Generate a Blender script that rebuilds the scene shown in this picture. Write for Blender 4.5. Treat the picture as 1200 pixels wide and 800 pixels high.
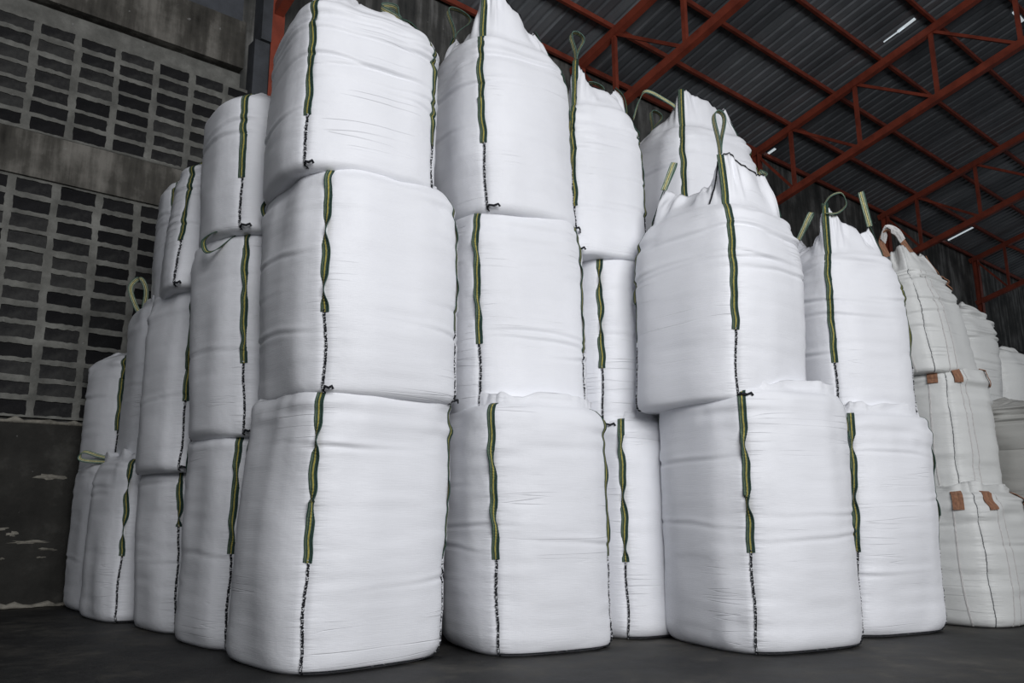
import bpy, math, random
import numpy as np
from mathutils import Vector, Matrix

random.seed(7)
scene = bpy.context.scene
for o in list(bpy.data.objects):
    bpy.data.objects.remove(o)
COL = scene.collection

# ------------------------------------------------------------------ camera
EYE = 0.9
cam_d = bpy.data.cameras.new('camera')
cam_d.sensor_fit = 'HORIZONTAL'
cam_d.sensor_width = 36.0
cam_d.lens = 960.0 / 1200.0 * 36.0
cam_d.clip_start = 0.05
cam_d.clip_end = 200
cam = bpy.data.objects.new('camera', cam_d)
COL.objects.link(cam)
cam.matrix_world = (Matrix.Translation((0, 0, EYE)) @ Matrix.Rotation(math.radians(90 + 12.0), 4, 'X')
                    @ Matrix.Rotation(math.radians(-0.3), 4, 'Z'))
scene.camera = cam

# ------------------------------------------------------------------ world, light, exposure
world = bpy.data.worlds.new('overcast_sky')
scene.world = world
world.use_nodes = True
wn = world.node_tree
wn.nodes['Background'].inputs[0].default_value = (0.80, 0.86, 0.95, 1)
wn.nodes['Background'].inputs[1].default_value = 0.20

def area(name, loc, target, sx, sy, power, col):
    d = bpy.data.lights.new(name, 'AREA')
    d.shape = 'RECTANGLE'; d.size = sx; d.size_y = sy; d.energy = power; d.color = col
    o = bpy.data.objects.new(name, d)
    COL.objects.link(o)
    o.location = loc
    o.rotation_euler = (Vector(target) - Vector(loc)).to_track_quat('-Z', 'Y').to_euler()
    return o
# daylight through the big open doorway behind and to the right of the camera
area('doorway_daylight', (3.9, -4.2, 5.4), (0.8, 6, 2.8), 7.0, 4.5, 1330, (0.985, 0.985, 1.0))

scene.view_settings.view_transform = 'Standard'
scene.view_settings.look = 'None'
scene.view_settings.gamma = 1.0
scene.view_settings.use_curve_mapping = False
scene.view_settings.exposure = -0.18

# ------------------------------------------------------------------ helpers
def link(o):
    COL.objects.link(o)
    return o

def mesh_obj(name, verts, faces, mat, parent=None, uvs=None, smooth=True, loc=None, mats=None, midx=None):
    me = bpy.data.meshes.new(name)
    me.from_pydata([tuple(v) for v in verts], [], faces)
    if uvs is not None:
        uv = me.uv_layers.new(name='UVMap')
        li = np.empty(len(me.loops), dtype=np.int32)
        me.loops.foreach_get('vertex_index', li)
        uvs = np.asarray(uvs, dtype=np.float32)
        uv.data.foreach_set('uv', uvs[li].ravel())
    me.materials.append(mat)
    for m in (mats or []):
        me.materials.append(m)
    if midx is not None:
        me.polygons.foreach_set('material_index', midx)
    me.polygons.foreach_set('use_smooth', [smooth] * len(me.polygons))
    me.update()
    o = link(bpy.data.objects.new(name, me))
    if parent is not None:
        o.parent = parent
    if loc is not None:
        o.location = loc
    return o

def empty(name, loc, rz=0.0):
    o = link(bpy.data.objects.new(name, None))
    o.location = loc
    o.rotation_euler = (0, 0, rz)
    o.empty_display_size = 0.2
    return o

BOXF = [(0, 3, 2, 1), (4, 5, 6, 7), (0, 1, 5, 4), (1, 2, 6, 5), (2, 3, 7, 6), (3, 0, 4, 7)]
def box_vf(x0, x1, y0, y1, z0, z1):
    return [(x0, y0, z0), (x1, y0, z0), (x1, y1, z0), (x0, y1, z0), (x0, y0, z1), (x1, y0, z1), (x1, y1, z1), (x0, y1, z1)], list(BOXF)

class MB:
    def __init__(self): self.v = []; self.f = []
    def add(self, vf):
        n = len(self.v)
        self.v += list(vf[0]); self.f += [tuple(i + n for i in q) for q in vf[1]]
        return self
    def box(self, *a): return self.add(box_vf(*a))
    def bar(self, p, q, w, h, up=(0, 0, 1)):
        """a rectangular bar from p to q; w across, h along 'up'"""
        p = Vector(p); q = Vector(q); d = (q - p).normalized(); up = Vector(up)
        s = d.cross(up).normalized() * (w / 2); u = s.cross(d).normalized() * (h / 2)
        vs = [p - s - u, p + s - u, p + s + u, p - s + u, q - s - u, q + s - u, q + s + u, q - s + u]
        return self.add(([tuple(v) for v in vs], [(0, 3, 2, 1), (4, 5, 6, 7), (0, 1, 5, 4), (1, 2, 6, 5), (2, 3, 7, 6), (3, 0, 4, 7)]))
    def angle(self, p, q, w, t, up=(0, 0, 1)):
        """an L-section (steel angle) from p to q"""
        p = Vector(p); q = Vector(q); d = (q - p).normalized(); up = Vector(up)
        s = d.cross(up).normalized(); u = s.cross(d).normalized()
        prof = [(0, 0), (w, 0), (w, t), (t, t), (t, w), (0, w)]
        vs = [tuple(e + s * (a - w / 2) + u * (b - w / 2)) for e in (p, q) for a, b in prof]
        fs = [(i, (i + 1) % 6, (i + 1) % 6 + 6, i + 6) for i in range(6)] + [(5, 4, 3, 2, 1, 0), (6, 7, 8, 9, 10, 11)]
        return self.add((vs, fs))
    def build(self, name, mat, parent=None, smooth=False, loc=None):
        return mesh_obj(name, self.v, self.f, mat, parent, smooth=smooth, loc=loc)

# vectorised value noise
def _hash(i, j, k, seed):
    n = (i * 374761393 + j * 668265263 + k * 2147483647 + seed * 1274126177) & 0xffffffff
    n = ((n ^ (n >> 13)) * 1274126177) & 0xffffffff
    return ((n ^ (n >> 16)) & 0xffff) / 65535.0 * 2 - 1
def vnoise(p, f, seed=0):
    q = np.asarray(p, float) * np.asarray(f, float)
    i = np.floor(q).astype(np.int64); t = q - i
    t = t * t * (3 - 2 * t)
    out = 0
    for a in (0, 1):
        wa = t[..., 0] if a else 1 - t[..., 0]
        for b in (0, 1):
            wb = t[..., 1] if b else 1 - t[..., 1]
            for c in (0, 1):
                wc = t[..., 2] if c else 1 - t[..., 2]
                out = out + wa * wb * wc * _hash(i[..., 0] + a, i[..., 1] + b, i[..., 2] + c, seed)
    return out

# ------------------------------------------------------------------ materials
def mat_new(name, rough=0.6, col=(0.5, 0.5, 0.5), spec=0.5, metal=0.0):
    m = bpy.data.materials.new(name)
    m.use_nodes = True
    b = m.node_tree.nodes['Principled BSDF']
    b.inputs['Base Color'].default_value = (*col, 1)
    b.inputs['Roughness'].default_value = rough
    b.inputs['Specular IOR Level'].default_value = spec
    b.inputs['Metallic'].default_value = metal
    return m, m.node_tree.nodes, m.node_tree.links, b

def ramp(N, stops, interp='LINEAR'):
    r = N.new('ShaderNodeValToRGB')
    r.color_ramp.interpolation = interp
    el = r.color_ramp.elements
    while len(el) < len(stops): el.new(0.5)
    for e, (p, c) in zip(el, stops):
        e.position = p
        e.color = (*c, 1) if len(c) == 3 else c
    return r

def noise(N, L, src, scale, detail=4, rough=0.55, mapscale=None):
    n = N.new('ShaderNodeTexNoise')
    n.inputs['Scale'].default_value = scale
    n.inputs['Detail'].default_value = detail
    n.inputs['Roughness'].default_value = rough
    if mapscale:
        mp = N.new('ShaderNodeMapping')
        mp.inputs['Scale'].default_value = mapscale
        L.new(src, mp.inputs['Vector']); src = mp.outputs['Vector']
    L.new(src, n.inputs['Vector'])
    return n

def mathn(N, L, op, a, b=None):
    m = N.new('ShaderNodeMath'); m.operation = op
    for i, x in enumerate((a, b)):
        if x is None: continue
        if isinstance(x, (int, float)): m.inputs[i].default_value = x
        else: L.new(x, m.inputs[i])
    return m.outputs[0]

def bump(N, L, b, h, strength, dist):
    bp = N.new('ShaderNodeBump')
    bp.inputs['Strength'].default_value = strength
    bp.inputs['Distance'].default_value = dist
    L.new(h, bp.inputs['Height'])
    L.new(bp.outputs['Normal'], b.inputs['Normal'])
    return bp

def fabric(name, col, crease=1.0):
    """woven polypropylene: UV.x = corner index around the bag, UV.y = metres up the bag"""
    m, N, L, b = mat_new(name, 0.50, col, 0.35)
    tc = N.new('ShaderNodeTexCoord')
    uv = tc.outputs['UV']
    sep = N.new('ShaderNodeSeparateXYZ'); L.new(uv, sep.inputs[0])
    cd = mathn(N, L, 'PINGPONG', sep.outputs[0], 0.5)                       # 0 at seams, .5 mid panel
    near = N.new('ShaderNodeMapRange'); near.interpolation_type = 'SMOOTHSTEP'
    L.new(cd, near.inputs[0]); near.inputs[1].default_value = 0.0; near.inputs[2].default_value = 0.20
    near.inputs[3].default_value = 1.0; near.inputs[4].default_value = 0.0
    info = N.new('ShaderNodeObjectInfo')
    off = N.new('ShaderNodeVectorMath'); off.operation = 'SCALE'
    off.inputs[0].default_value = (13.7, 31.1, 7.3); L.new(info.outputs['Random'], off.inputs['Scale'])
    add = N.new('ShaderNodeVectorMath'); add.operation = 'ADD'
    L.new(uv, add.inputs[0]); L.new(off.outputs[0], add.inputs[1])
    src = add.outputs[0]
    # thin horizontal crease lines
    n1 = noise(N, L, src, 1.0, 1, 0.5, (0.35, 11.0, 1)).outputs[0]
    ab = mathn(N, L, 'ABSOLUTE', mathn(N, L, 'SUBTRACT', n1, 0.5))
    cr = N.new('ShaderNodeMapRange'); cr.interpolation_type = 'SMOOTHSTEP'
    L.new(ab, cr.inputs[0]); cr.inputs[1].default_value = 0.0; cr.inputs[2].default_value = 0.010
    cr.inputs[3].default_value = -1.0; cr.inputs[4].default_value = 0.0
    n2 = noise(N, L, src, 1.0, 2, 0.5, (1.4, 1.6, 1)).outputs[0]
    mk = N.new('ShaderNodeMapRange'); L.new(n2, mk.inputs[0])
    mk.inputs[1].default_value = 0.54; mk.inputs[2].default_value = 0.66
    crease_h = mathn(N, L, 'MULTIPLY', cr.outputs[0], mk.outputs[0])
    # puckers by the seams
    n3 = noise(N, L, src, 1.0, 3, 0.6, (1.6, 34.0, 1)).outputs[0]
    pk = mathn(N, L, 'MULTIPLY', n3, near.outputs[0])
    # weave threads
    n4 = noise(N, L, src, 1.0, 2, 0.7, (14.0, 230.0, 1)).outputs[0]
    n5 = noise(N, L, src, 1.0, 2, 0.7, (120.0, 5.0, 1)).outputs[0]
    # soft dents
    n6 = noise(N, L, src, 1.0, 3, 0.5, (2.2, 3.5, 1)).outputs[0]
    h = mathn(N, L, 'MULTIPLY', crease_h, 0.36 * crease)
    h = mathn(N, L, 'ADD', h, mathn(N, L, 'MULTIPLY', pk, 1.2 * crease))
    h = mathn(N, L, 'ADD', h, mathn(N, L, 'MULTIPLY', n4, 0.16))
    h = mathn(N, L, 'ADD', h, mathn(N, L, 'MULTIPLY', n5, 0.05))
    h = mathn(N, L, 'ADD', h, mathn(N, L, 'MULTIPLY', n6, 1.4))
    bump(N, L, b, h, 0.9, 0.010)
    # faint dust and print-through
    n7 = noise(N, L, src, 1.0, 5, 0.6, (1.3, 1.1, 1)).outputs[0]
    r = ramp(N, [(0.25, tuple(c * 0.90 for c in col)), (0.6, col)])
    L.new(n7, r.inputs[0]); L.new(r.outputs[0], b.inputs['Base Color'])
    return m

M = {}
M['fabric'] = fabric('white_woven_fabric', (0.79, 0.80, 0.835))
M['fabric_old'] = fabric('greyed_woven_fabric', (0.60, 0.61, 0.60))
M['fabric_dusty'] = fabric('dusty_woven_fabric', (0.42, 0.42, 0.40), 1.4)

def strap_mat(name, stops, ribs=420):
    m, N, L, b = mat_new(name, 0.7, (0.1, 0.1, 0.05), 0.3)
    tc = N.new('ShaderNodeTexCoord'); sep = N.new('ShaderNodeSeparateXYZ')
    L.new(tc.outputs['UV'], sep.inputs[0])
    r = ramp(N, stops, 'CONSTANT')
    wob = noise(N, L, tc.outputs['UV'], 1.0, 2, 0.5, (0.3, 60, 1)).outputs[0]
    x = mathn(N, L, 'ADD', sep.outputs[0], mathn(N, L, 'MULTIPLY', mathn(N, L, 'SUBTRACT', wob, 0.5), 0.10))
    L.new(x, r.inputs[0])
    dirt = noise(N, L, tc.outputs['UV'], 1.0, 3, 0.6, (4, 25, 1)).outputs[0]
    dr = ramp(N, [(0.3, (0.55, 0.55, 0.55)), (0.62, (1, 1, 1))])
    L.new(dirt, dr.inputs[0])
    mx = N.new('ShaderNodeMix'); mx.data_type = 'RGBA'; mx.blend_type = 'MULTIPLY'; mx.inputs[0].default_value = 1
    L.new(r.outputs[0], mx.inputs[6]); L.new(dr.outputs[0], mx.inputs[7])
    L.new(mx.outputs[2], b.inputs['Base Color'])
    w = N.new('ShaderNodeTexWave'); w.bands_direction = 'Y'; w.inputs['Scale'].default_value = 55
    w.inputs['Distortion'].default_value = 1.0
    L.new(tc.outputs['UV'], w.inputs['Vector'])
    bump(N, L, b, w.outputs[0], 0.6, 0.003)
    return m
G = (0.032, 0.075, 0.058); Y = (0.42, 0.36, 0.09); OL = (0.15, 0.19, 0.12); DK = (0.008, 0.014, 0.012)
M['strap'] = strap_mat('green_yellow_webbing', [(0, G), (0.12, OL), (0.24, G), (0.41, Y), (0.60, G), (0.78, DK), (0.86, G)])
M['strap_loop'] = strap_mat('brightened_green_yellow_webbing', [(0, (0.11, 0.19, 0.15)), (0.16, (0.52, 0.56, 0.40)), (0.33, (0.06, 0.10, 0.07)), (0.42, (0.85, 0.76, 0.34)), (0.60, (0.06, 0.10, 0.07)), (0.70, (0.52, 0.56, 0.40)), (0.86, (0.11, 0.19, 0.15))])  # pale loop stripes, painted brighter still to offset their shaded side
BR = (0.30, 0.15, 0.09)
M['strap_brown'] = strap_mat('brown_webbing', [(0, BR), (0.45, (0.36, 0.19, 0.11)), (0.55, BR)])
M['sleeve'] = strap_mat('white_handle_sleeve', [(0, (0.62, 0.61, 0.60)), (0.5, (0.70, 0.69, 0.68))])

def seam_mat(name, white=0.5):
    m, N, L, b = mat_new(name, 0.8, (0.02, 0.02, 0.02), 0.2)
    tc = N.new('ShaderNodeTexCoord')
    n = noise(N, L, tc.outputs['UV'], 1.0, 2, 0.6, (2.5, 75, 1)).outputs[0]
    r = ramp(N, [(0.0, (0.006, 0.007, 0.010)), (white, (0.012, 0.013, 0.016)), (white + 0.05, (0.55, 0.56, 0.58))])
    L.new(n, r.inputs[0]); L.new(r.outputs[0], b.inputs['Base Color'])
    return m
M['seam'] = seam_mat('black_white_overlock_thread', 0.53)
M['seam_dark'] = seam_mat('black_overlock_thread', 0.66)
M['seam_grey'] = mat_new('grey_seam_thread', 0.8, (0.09, 0.095, 0.10))[0]

def concrete(name, stops, scale=2.0, bs=0.4, streak=0.0, rough=0.85):
    m, N, L, b = mat_new(name, rough, stops[0][1], 0.25)
    tc = N.new('ShaderNodeTexCoord'); src = tc.outputs['Object']
    n = noise(N, L, src, scale, 8, 0.62).outputs[0]
    if streak:
        s_ = noise(N, L, src, 1.0, 4, 0.6, (5.0, 5.0, 0.55)).outputs[0]
        n = mathn(N, L, 'ADD', mathn(N, L, 'MULTIPLY', n, 1 - streak), mathn(N, L, 'MULTIPLY', s_, streak))
    r = ramp(N, stops); L.new(n, r.inputs[0])
    # small pale plaster splashes
    n2 = noise(N, L, src, 9.0, 3, 0.5).outputs[0]
    r2 = ramp(N, [(0.715, (0, 0, 0)), (0.74, (1, 1, 1))]); L.new(n2, r2.inputs[0])
    mx = N.new('ShaderNodeMix'); mx.data_type = 'RGBA'
    L.new(mathn(N, L, 'MULTIPLY', r2.outputs[0], 0.5), mx.inputs[0]); L.new(r.outputs[0], mx.inputs[6])
    mx.inputs[7].default_value = (0.30, 0.30, 0.29, 1)
    L.new(mx.outputs[2], b.inputs['Base Color'])
    n3 = noise(N, L, src, 22.0, 6, 0.65).outputs[0]
    bump(N, L, b, n3, bs, 0.02)
    return m
M['plinth'] = concrete('dark_stained_concrete', [(0.30, (0.010, 0.010, 0.009)), (0.55, (0.030, 0.029, 0.026)), (0.72, (0.075, 0.073, 0.066))], 1.6, 0.6)
M['beam'] = concrete('streaked_grey_concrete', [(0.36, (0.022, 0.021, 0.018)), (0.50, (0.075, 0.071, 0.062)), (0.62, (0.20, 0.19, 0.17))], 1.7, 0.4, 0.5)
M['plaster'] = concrete('dark_streaked_plaster', [(0.36, (0.030, 0.032, 0.032)), (0.50, (0.085, 0.085, 0.080)), (0.64, (0.26, 0.26, 0.25))], 1.2, 0.4, 0.55)
M['bluegrey'] = concrete('blue_grey_plaster', [(0.30, (0.045, 0.048, 0.052)), (0.60, (0.085, 0.092, 0.105))], 1.5, 0.3)
M['mortar'] = concrete('pale_grey_mortar', [(0.30, (0.085, 0.085, 0.078)), (0.50, (0.155, 0.155, 0.142)), (0.70, (0.25, 0.25, 0.23))], 3.0, 0.7)
M['rubble'] = concrete('pale_cement_droppings', [(0.3, (0.10, 0.095, 0.08)), (0.6, (0.26, 0.245, 0.21))], 8.0, 0.8)

def block_mat():
    m, N, L, b = mat_new('dark_concrete_block', 0.9, (0.02, 0.02, 0.022), 0.2)
    tc = N.new('ShaderNodeTexCoord'); info = N.new('ShaderNodeObjectInfo')
    n = noise(N, L, tc.outputs['Object'], 7.0, 6, 0.6).outputs[0]
    v = mathn(N, L, 'ADD', mathn(N, L, 'MULTIPLY', n, 0.65), mathn(N, L, 'MULTIPLY', info.outputs['Random'], 0.35))
    r = ramp(N, [(0.28, (0.008, 0.008, 0.009)), (0.52, (0.019, 0.019, 0.020)), (0.72, (0.055, 0.055, 0.053))])
    L.new(v, r.inputs[0]); L.new(r.outputs[0], b.inputs['Base Color'])
    bump(N, L, b, noise(N, L, tc.outputs['Object'], 60.0, 5, 0.7).outputs[0], 0.7, 0.012)
    return m
M['block'] = block_mat()

def floor_mat():
    m, N, L, b = mat_new('worn_dark_floor', 0.6, (0.03, 0.03, 0.03), 0.4)
    tc = N.new('ShaderNodeTexCoord'); src = tc.outputs['Object']
    n = noise(N, L, src, 0.9, 7, 0.6).outputs[0]
    n2 = noise(N, L, src, 5.0, 6, 0.7).outputs[0]
    v = mathn(N, L, 'ADD', mathn(N, L, 'MULTIPLY', n, 0.6), mathn(N, L, 'MULTIPLY', n2, 0.4))
    r = ramp(N, [(0.42, (0.007, 0.007, 0.007)), (0.49, (0.015, 0.015, 0.0145)), (0.55, (0.034, 0.032, 0.028)), (0.63, (0.075, 0.070, 0.060))])
    L.new(v, r.inputs[0]); L.new(r.outputs[0], b.inputs['Base Color'])
    rr = N.new('ShaderNodeMapRange'); L.new(n2, rr.inputs[0]); rr.inputs[3].default_value = 0.45; rr.inputs[4].default_value = 0.85
    L.new(rr.outputs[0], b.inputs['Roughness'])
    bump(N, L, b, noise(N, L, src, 40.0, 6, 0.7).outputs[0], 0.35, 0.01)
    return m
M['floor'] = floor_mat()

def sheet_mat():
    m, N, L, b = mat_new('weathered_dark_roof_sheet', 0.45, (0.05, 0.055, 0.06), 0.4, 0.2)
    tc = N.new('ShaderNodeTexCoord'); info = N.new('ShaderNodeObjectInfo')
    n = noise(N, L, tc.outputs['Object'], 1.0, 6, 0.6, (2.0, 0.8, 2.0)).outputs[0]
    v = mathn(N, L, 'ADD', mathn(N, L, 'MULTIPLY', n, 0.75), mathn(N, L, 'MULTIPLY', info.outputs['Random'], 0.25))
    r = ramp(N, [(0.3, (0.10, 0.11, 0.12)), (0.55, (0.18, 0.195, 0.21)), (0.75, (0.28, 0.30, 0.32))])
    L.new(v, r.inputs[0]); L.new(r.outputs[0], b.inputs['Base Color'])
    return m
M['sheet'] = sheet_mat()

def red_mat():
    m, N, L, b = mat_new('red_oxide_paint', 0.5, (0.3, 0.05, 0.03), 0.4)
    tc = N.new('ShaderNodeTexCoord')
    n = noise(N, L, tc.outputs['Object'], 3.0, 6, 0.6).outputs[0]
    r = ramp(N, [(0.3, (0.16, 0.034, 0.020)), (0.6, (0.30, 0.062, 0.034))])
    L.new(n, r.inputs[0]); L.new(r.outputs[0], b.inputs['Base Color'])
    return m
M['red'] = red_mat()
m_, N_, L_, b_ = mat_new('translucent_daylight_sheet', 0.6, (0.7, 0.75, 0.8))
b_.inputs['Emission Color'].default_value = (0.85, 0.95, 1.0, 1); b_.inputs['Emission Strength'].default_value = 0.55
M['skylight'] = m_

# ------------------------------------------------------------------ wall frame: s along the wall, d out from it, z up
W0 = Vector((-5.183, 8.659, 0.0))
TH = math.radians(49.5)
DW = Vector((math.sin(TH), math.cos(TH), 0)); NW = Vector((math.cos(TH), -math.sin(TH), 0))
WR = math.atan2(DW.y, DW.x)       # objects in the wall frame: local x = s, local y = -d
def wp(s, d, z): return (s, -d, z)
def wall_root(name, mb, mat, kind='structure'):
    o = mb.build(name, mat)
    o.location = W0; o.rotation_euler = (0, 0, WR)
    if kind: o['kind'] = kind
    return o

fl = mesh_obj('floor', *[(lambda g: g)([(-14, -9, 0), (26, -9, 0), (26, 34, 0), (-14, 34, 0)])], [(0, 1, 2, 3)], M['floor'], smooth=False)
fl['kind'] = 'structure'

mb = MB(); mb.box(-10, 36, 0.06, 0.30, -0.05, 9.6)
wall = wall_root('wall_back', mb, M['plaster'])
def wpart(name, mb, mat, label=None, kind=None):
    o = mb.build(name, mat, wall)
    if label: o['label'] = label
    if kind: o['kind'] = kind
    return o
wpart('plinth', MB().box(-10, 36, -0.03, 0.1, 0, 1.90), M['plinth'], 'dark stained concrete lower wall')
wpart('concrete_beam', MB().box(-10, 36, -0.05, 0.1, 4.60, 5.13), M['beam'])
wpart('concrete_beam', MB().box(-10, 2.05, -0.10, 0.1, 6.74, 7.42), M['beam'])
wpart('plaster_band', MB().box(-10, 2.05, 0.0, 0.1, 6.50, 6.70), M['mortar'], 'pale plaster strip over the blocks')
wpart('plaster_band', MB().box(-10, 2.02, -0.03, 0.1, 7.46, 8.05), M['bluegrey'], 'blue grey plaster strip high on the wall')
wpart('ledge', MB().box(2.6, 36, -0.10, 0.1, 6.20, 6.45), M['plinth'])
# rough pale cement edge on top of the plinth, and droppings along the floor
def rough_strip(name, s0, s1, n, y0, z0, hgt, dep, mat, seed):
    rnd = random.Random(seed); v = []; f = []
    for i in range(n + 1):
        s = s0 + (s1 - s0) * i / n
        a = hgt * rnd.uniform(0.35, 1.0); d_ = dep * rnd.uniform(0.5, 1.0)
        v += [(s, y0, z0), (s, y0 - d_, z0 + a * 0.25), (s, y0 - d_ * 0.6, z0 + a), (s, y0 + 0.05, z0 + a * 1.05)]
        if i:
            k = (i - 1) * 4
            f += [(k + j, k + 4 + j, k + 5 + j, k + 1 + j) for j in range(3)]
    o = mesh_obj(name, v, f, mat, wall, smooth=True)
    o['kind'] = 'stuff'
    return o
rough_strip('cement_edge', -10, 6, 200, -0.031, 1.885, 0.07, 0.03, M['rubble'], 3)
rough_strip('cement_droppings', -10, 1.4, 150, -0.031, 0.0, 0.07, 0.10, M['rubble'], 5)
rough_strip('cement_edge', -10, 2, 140, -0.05, 5.12, 0.035, 0.03, M['mortar'], 9)
# patches of spilt plaster on the plinth
def blob(cx, cz, rx, rz, seed):
    rnd = random.Random(seed); n = 18; v = [(cx, -0.045, cz)]; f = []
    for i in range(n):
        a = 2 * math.pi * i / n; k = rnd.uniform(0.45, 1.15)
        v.append((cx + rx * k * math.cos(a), -0.031, cz + rz * k * math.sin(a)))
        f.append((0, 1 + (i + 1) % n, 1 + i))
    o = mesh_obj('plaster_splash', v, f, M['rubble'], wall, smooth=False)
for i, q in enumerate([(0.30, 1.33, 0.16, 0.035), (-0.42, 0.98, 0.10, 0.025), (-0.15, 0.80, 0.12, 0.022), (0.18, 0.66, 0.20, 0.022), (0.36, 0.58, 0.10, 0.02), (0.02, 0.74, 0.06, 0.03), (0.30, 0.50, 0.05, 0.012), (-0.05, 0.50, 0.03, 0.015), (-0.45, 0.72, 0.05, 0.012)]):
    blob(*q, i)

# blocks: stack bond, dark faces set back behind thick smeared mortar
SP = 0.44
me_blk = None
def blocks(z0, rows, rh, s0, cols):
    global me_blk
    rnd = random.Random(int(z0 * 100))
    v = []; f = []
    for c in range(cols):
        for r in range(rows):
            x0 = s0 + c * SP; x1 = x0 + SP; zb = z0 + r * rh; zt = zb + rh
            hx0 = x0 + 0.040; hx1 = x1 - 0.040; hz0 = zb + 0.030; hz1 = zt - 0.030
            ax0, ax1, az0, az1 = [rnd.uniform(-0.012, 0.012) for _ in range(4)]
            hx0 += ax0; hx1 += ax1; hz0 += az0; hz1 += az1
            # 20 points round: 7 on long sides, 3 on short
            inner = []; outer = []
            NX, NZ = 9, 3
            for k in range(NX): t = k / NX; inner.append((hx0 + (hx1 - hx0) * t, hz0)); outer.append((x0 + SP * t, zb))
            for k in range(NZ): t = k / NZ; inner.append((hx1, hz0 + (hz1 - hz0) * t)); outer.append((x1, zb + rh * t))
            for k in range(NX): t = k / NX; inner.append((hx1 - (hx1 - hx0) * t, hz1)); outer.append((x1 - SP * t, zt))
            for k in range(NZ): t = k / NZ; inner.append((hx0, hz1 - (hz1 - hz0) * t)); outer.append((x0, zt - rh * t))
            n = len(inner); b = len(v)
            for (ox, oz) in outer: v.append((ox, -0.004 - 0.006 * abs(math.sin(ox * 31.7 + oz * 57.1)), oz))
            ji = [(ix + rnd.uniform(-0.006, 0.006), iz + rnd.uniform(-0.006, 0.006)) for ix, iz in inner]
            for (ix, iz) in ji: v.append((ix, -0.004, iz))
            for (ix, iz) in ji: v.append((ix, 0.040, iz))
            for k in range(n):
                k2 = (k + 1) % n
                f.append((b + k, b + k2, b + n + k2, b + n + k))
                f.append((b + n + k, b + n + k2, b + 2 * n + k2, b + 2 * n + k))
            # the block itself: one shared bevelled box
            if me_blk is None:
                bv, bf = [], []
                w, h_, dp, e = 0.20, 0.082, 0.04, 0.006
                for (yy, ee) in ((-dp / 2, e), (-dp / 2 + e, 0), (dp / 2, 0)):
                    for sx, sz in ((-1, -1), (1, -1), (1, 1), (-1, 1)):
                        bv.append((sx * (w - ee), yy, sz * (h_ - ee)))
                bf = [(0, 1, 2, 3)] + [(j * 4 + i, (j + 1) * 4 + i, (j + 1) * 4 + (i + 1) % 4, j * 4 + (i + 1) % 4) for j in range(2) for i in range(4)] + [(11, 10, 9, 8)]
                me_blk = bpy.data.meshes.new('block'); me_blk.from_pydata(bv, [], bf); me_blk.materials.append(M['block']); me_blk.update()
            o = link(bpy.data.objects.new('block', me_blk)); o.parent = wall
            o.location = ((x0 + x1) / 2, 0.034 + rnd.uniform(-0.006, 0.006), (zb + zt) / 2)
            o.rotation_euler = (rnd.uniform(-0.02, 0.02), 0, rnd.uniform(-0.01, 0.01))
    o = mesh_obj('mortar', v, f, M['mortar'], wall, smooth=False)
    o['kind'] = 'stuff'
blocks(1.95, 13, 0.2038, 0.055 - SP * 8, 14)
blocks(5.15, 7, 0.193, 0.11 - SP * 8, 13)

# grey concrete pillar where the first frame meets the wall
p = MB(); p.box(2.22, 2.36, -0.22, 0.1, 7.2, 9.3); p.box(2.16, 2.6, -0.16, 0.1, 0, 7.2)
wpart('concrete_pillar', p, M['bluegrey'], 'grey concrete pillar beside the first steel column')

# ------------------------------------------------------------------ ceiling: corrugated sheets on purlins
SLP = math.tan(math.radians(15.8)); Z0 = 9.29
DMAX = 11.5
sheet_w = 0.76
def sheet_mesh():
    # local: x across the sheet, y down-slope is -d ; z up. one trapezoid rib each 0.19
    prof = []
    n = 3; pit = sheet_w / n
    for i in range(n):
        x = i * pit
        prof += [(x, 0), (x + pit * 0.62, 0), (x + pit * 0.72, 0.035), (x + pit * 0.90, 0.035)]
    prof.append((sheet_w + 0.02, 0))
    v = []; f = []
    ys = [0.45, -1.0, -3.2, -5.4, -7.6, -9.8, -DMAX]
    for yy in ys:
        for (x, z) in prof: v.append((x, yy, z - yy * SLP))
    m = len(prof)
    for j in range(len(ys) - 1):
        for i in range(m - 1):
            f.append((j * m + i, j * m + i + 1, (j + 1) * m + i + 1, (j + 1) * m + i))
    me = bpy.data.meshes.new('roof_sheet'); me.from_pydata(v, [], f); me.materials.append(M['sheet']); me.update()
    return me
ceil_mb = MB()
ceil_mb.add(([wp(-10, -0.45, Z0 + 0.16 - 0.45 * SLP), wp(36, -0.45, Z0 + 0.16 - 0.45 * SLP), wp(36, DMAX, Z0 + 0.16 + DMAX * SLP), wp(-10, DMAX, Z0 + 0.16 + DMAX * SLP)], [(0, 1, 2, 3)]))
ceil = wall_root('ceiling', ceil_mb, M['sheet'])
me_sheet = sheet_mesh()
ns = int(46 / sheet_w)
rnd = random.Random(2)
for i in range(ns):
    o = link(bpy.data.objects.new('roof_sheet', me_sheet)); o.parent = ceil
    o.location = (-10 + i * sheet_w, 0, Z0 + 0.07 + rnd.uniform(-0.004, 0.004))
PUR = [0.03, 0.98, 2.07, 3.16, 4.28, 5.40, 6.5, 7.6, 8.7, 9.8, 10.9]
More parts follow.
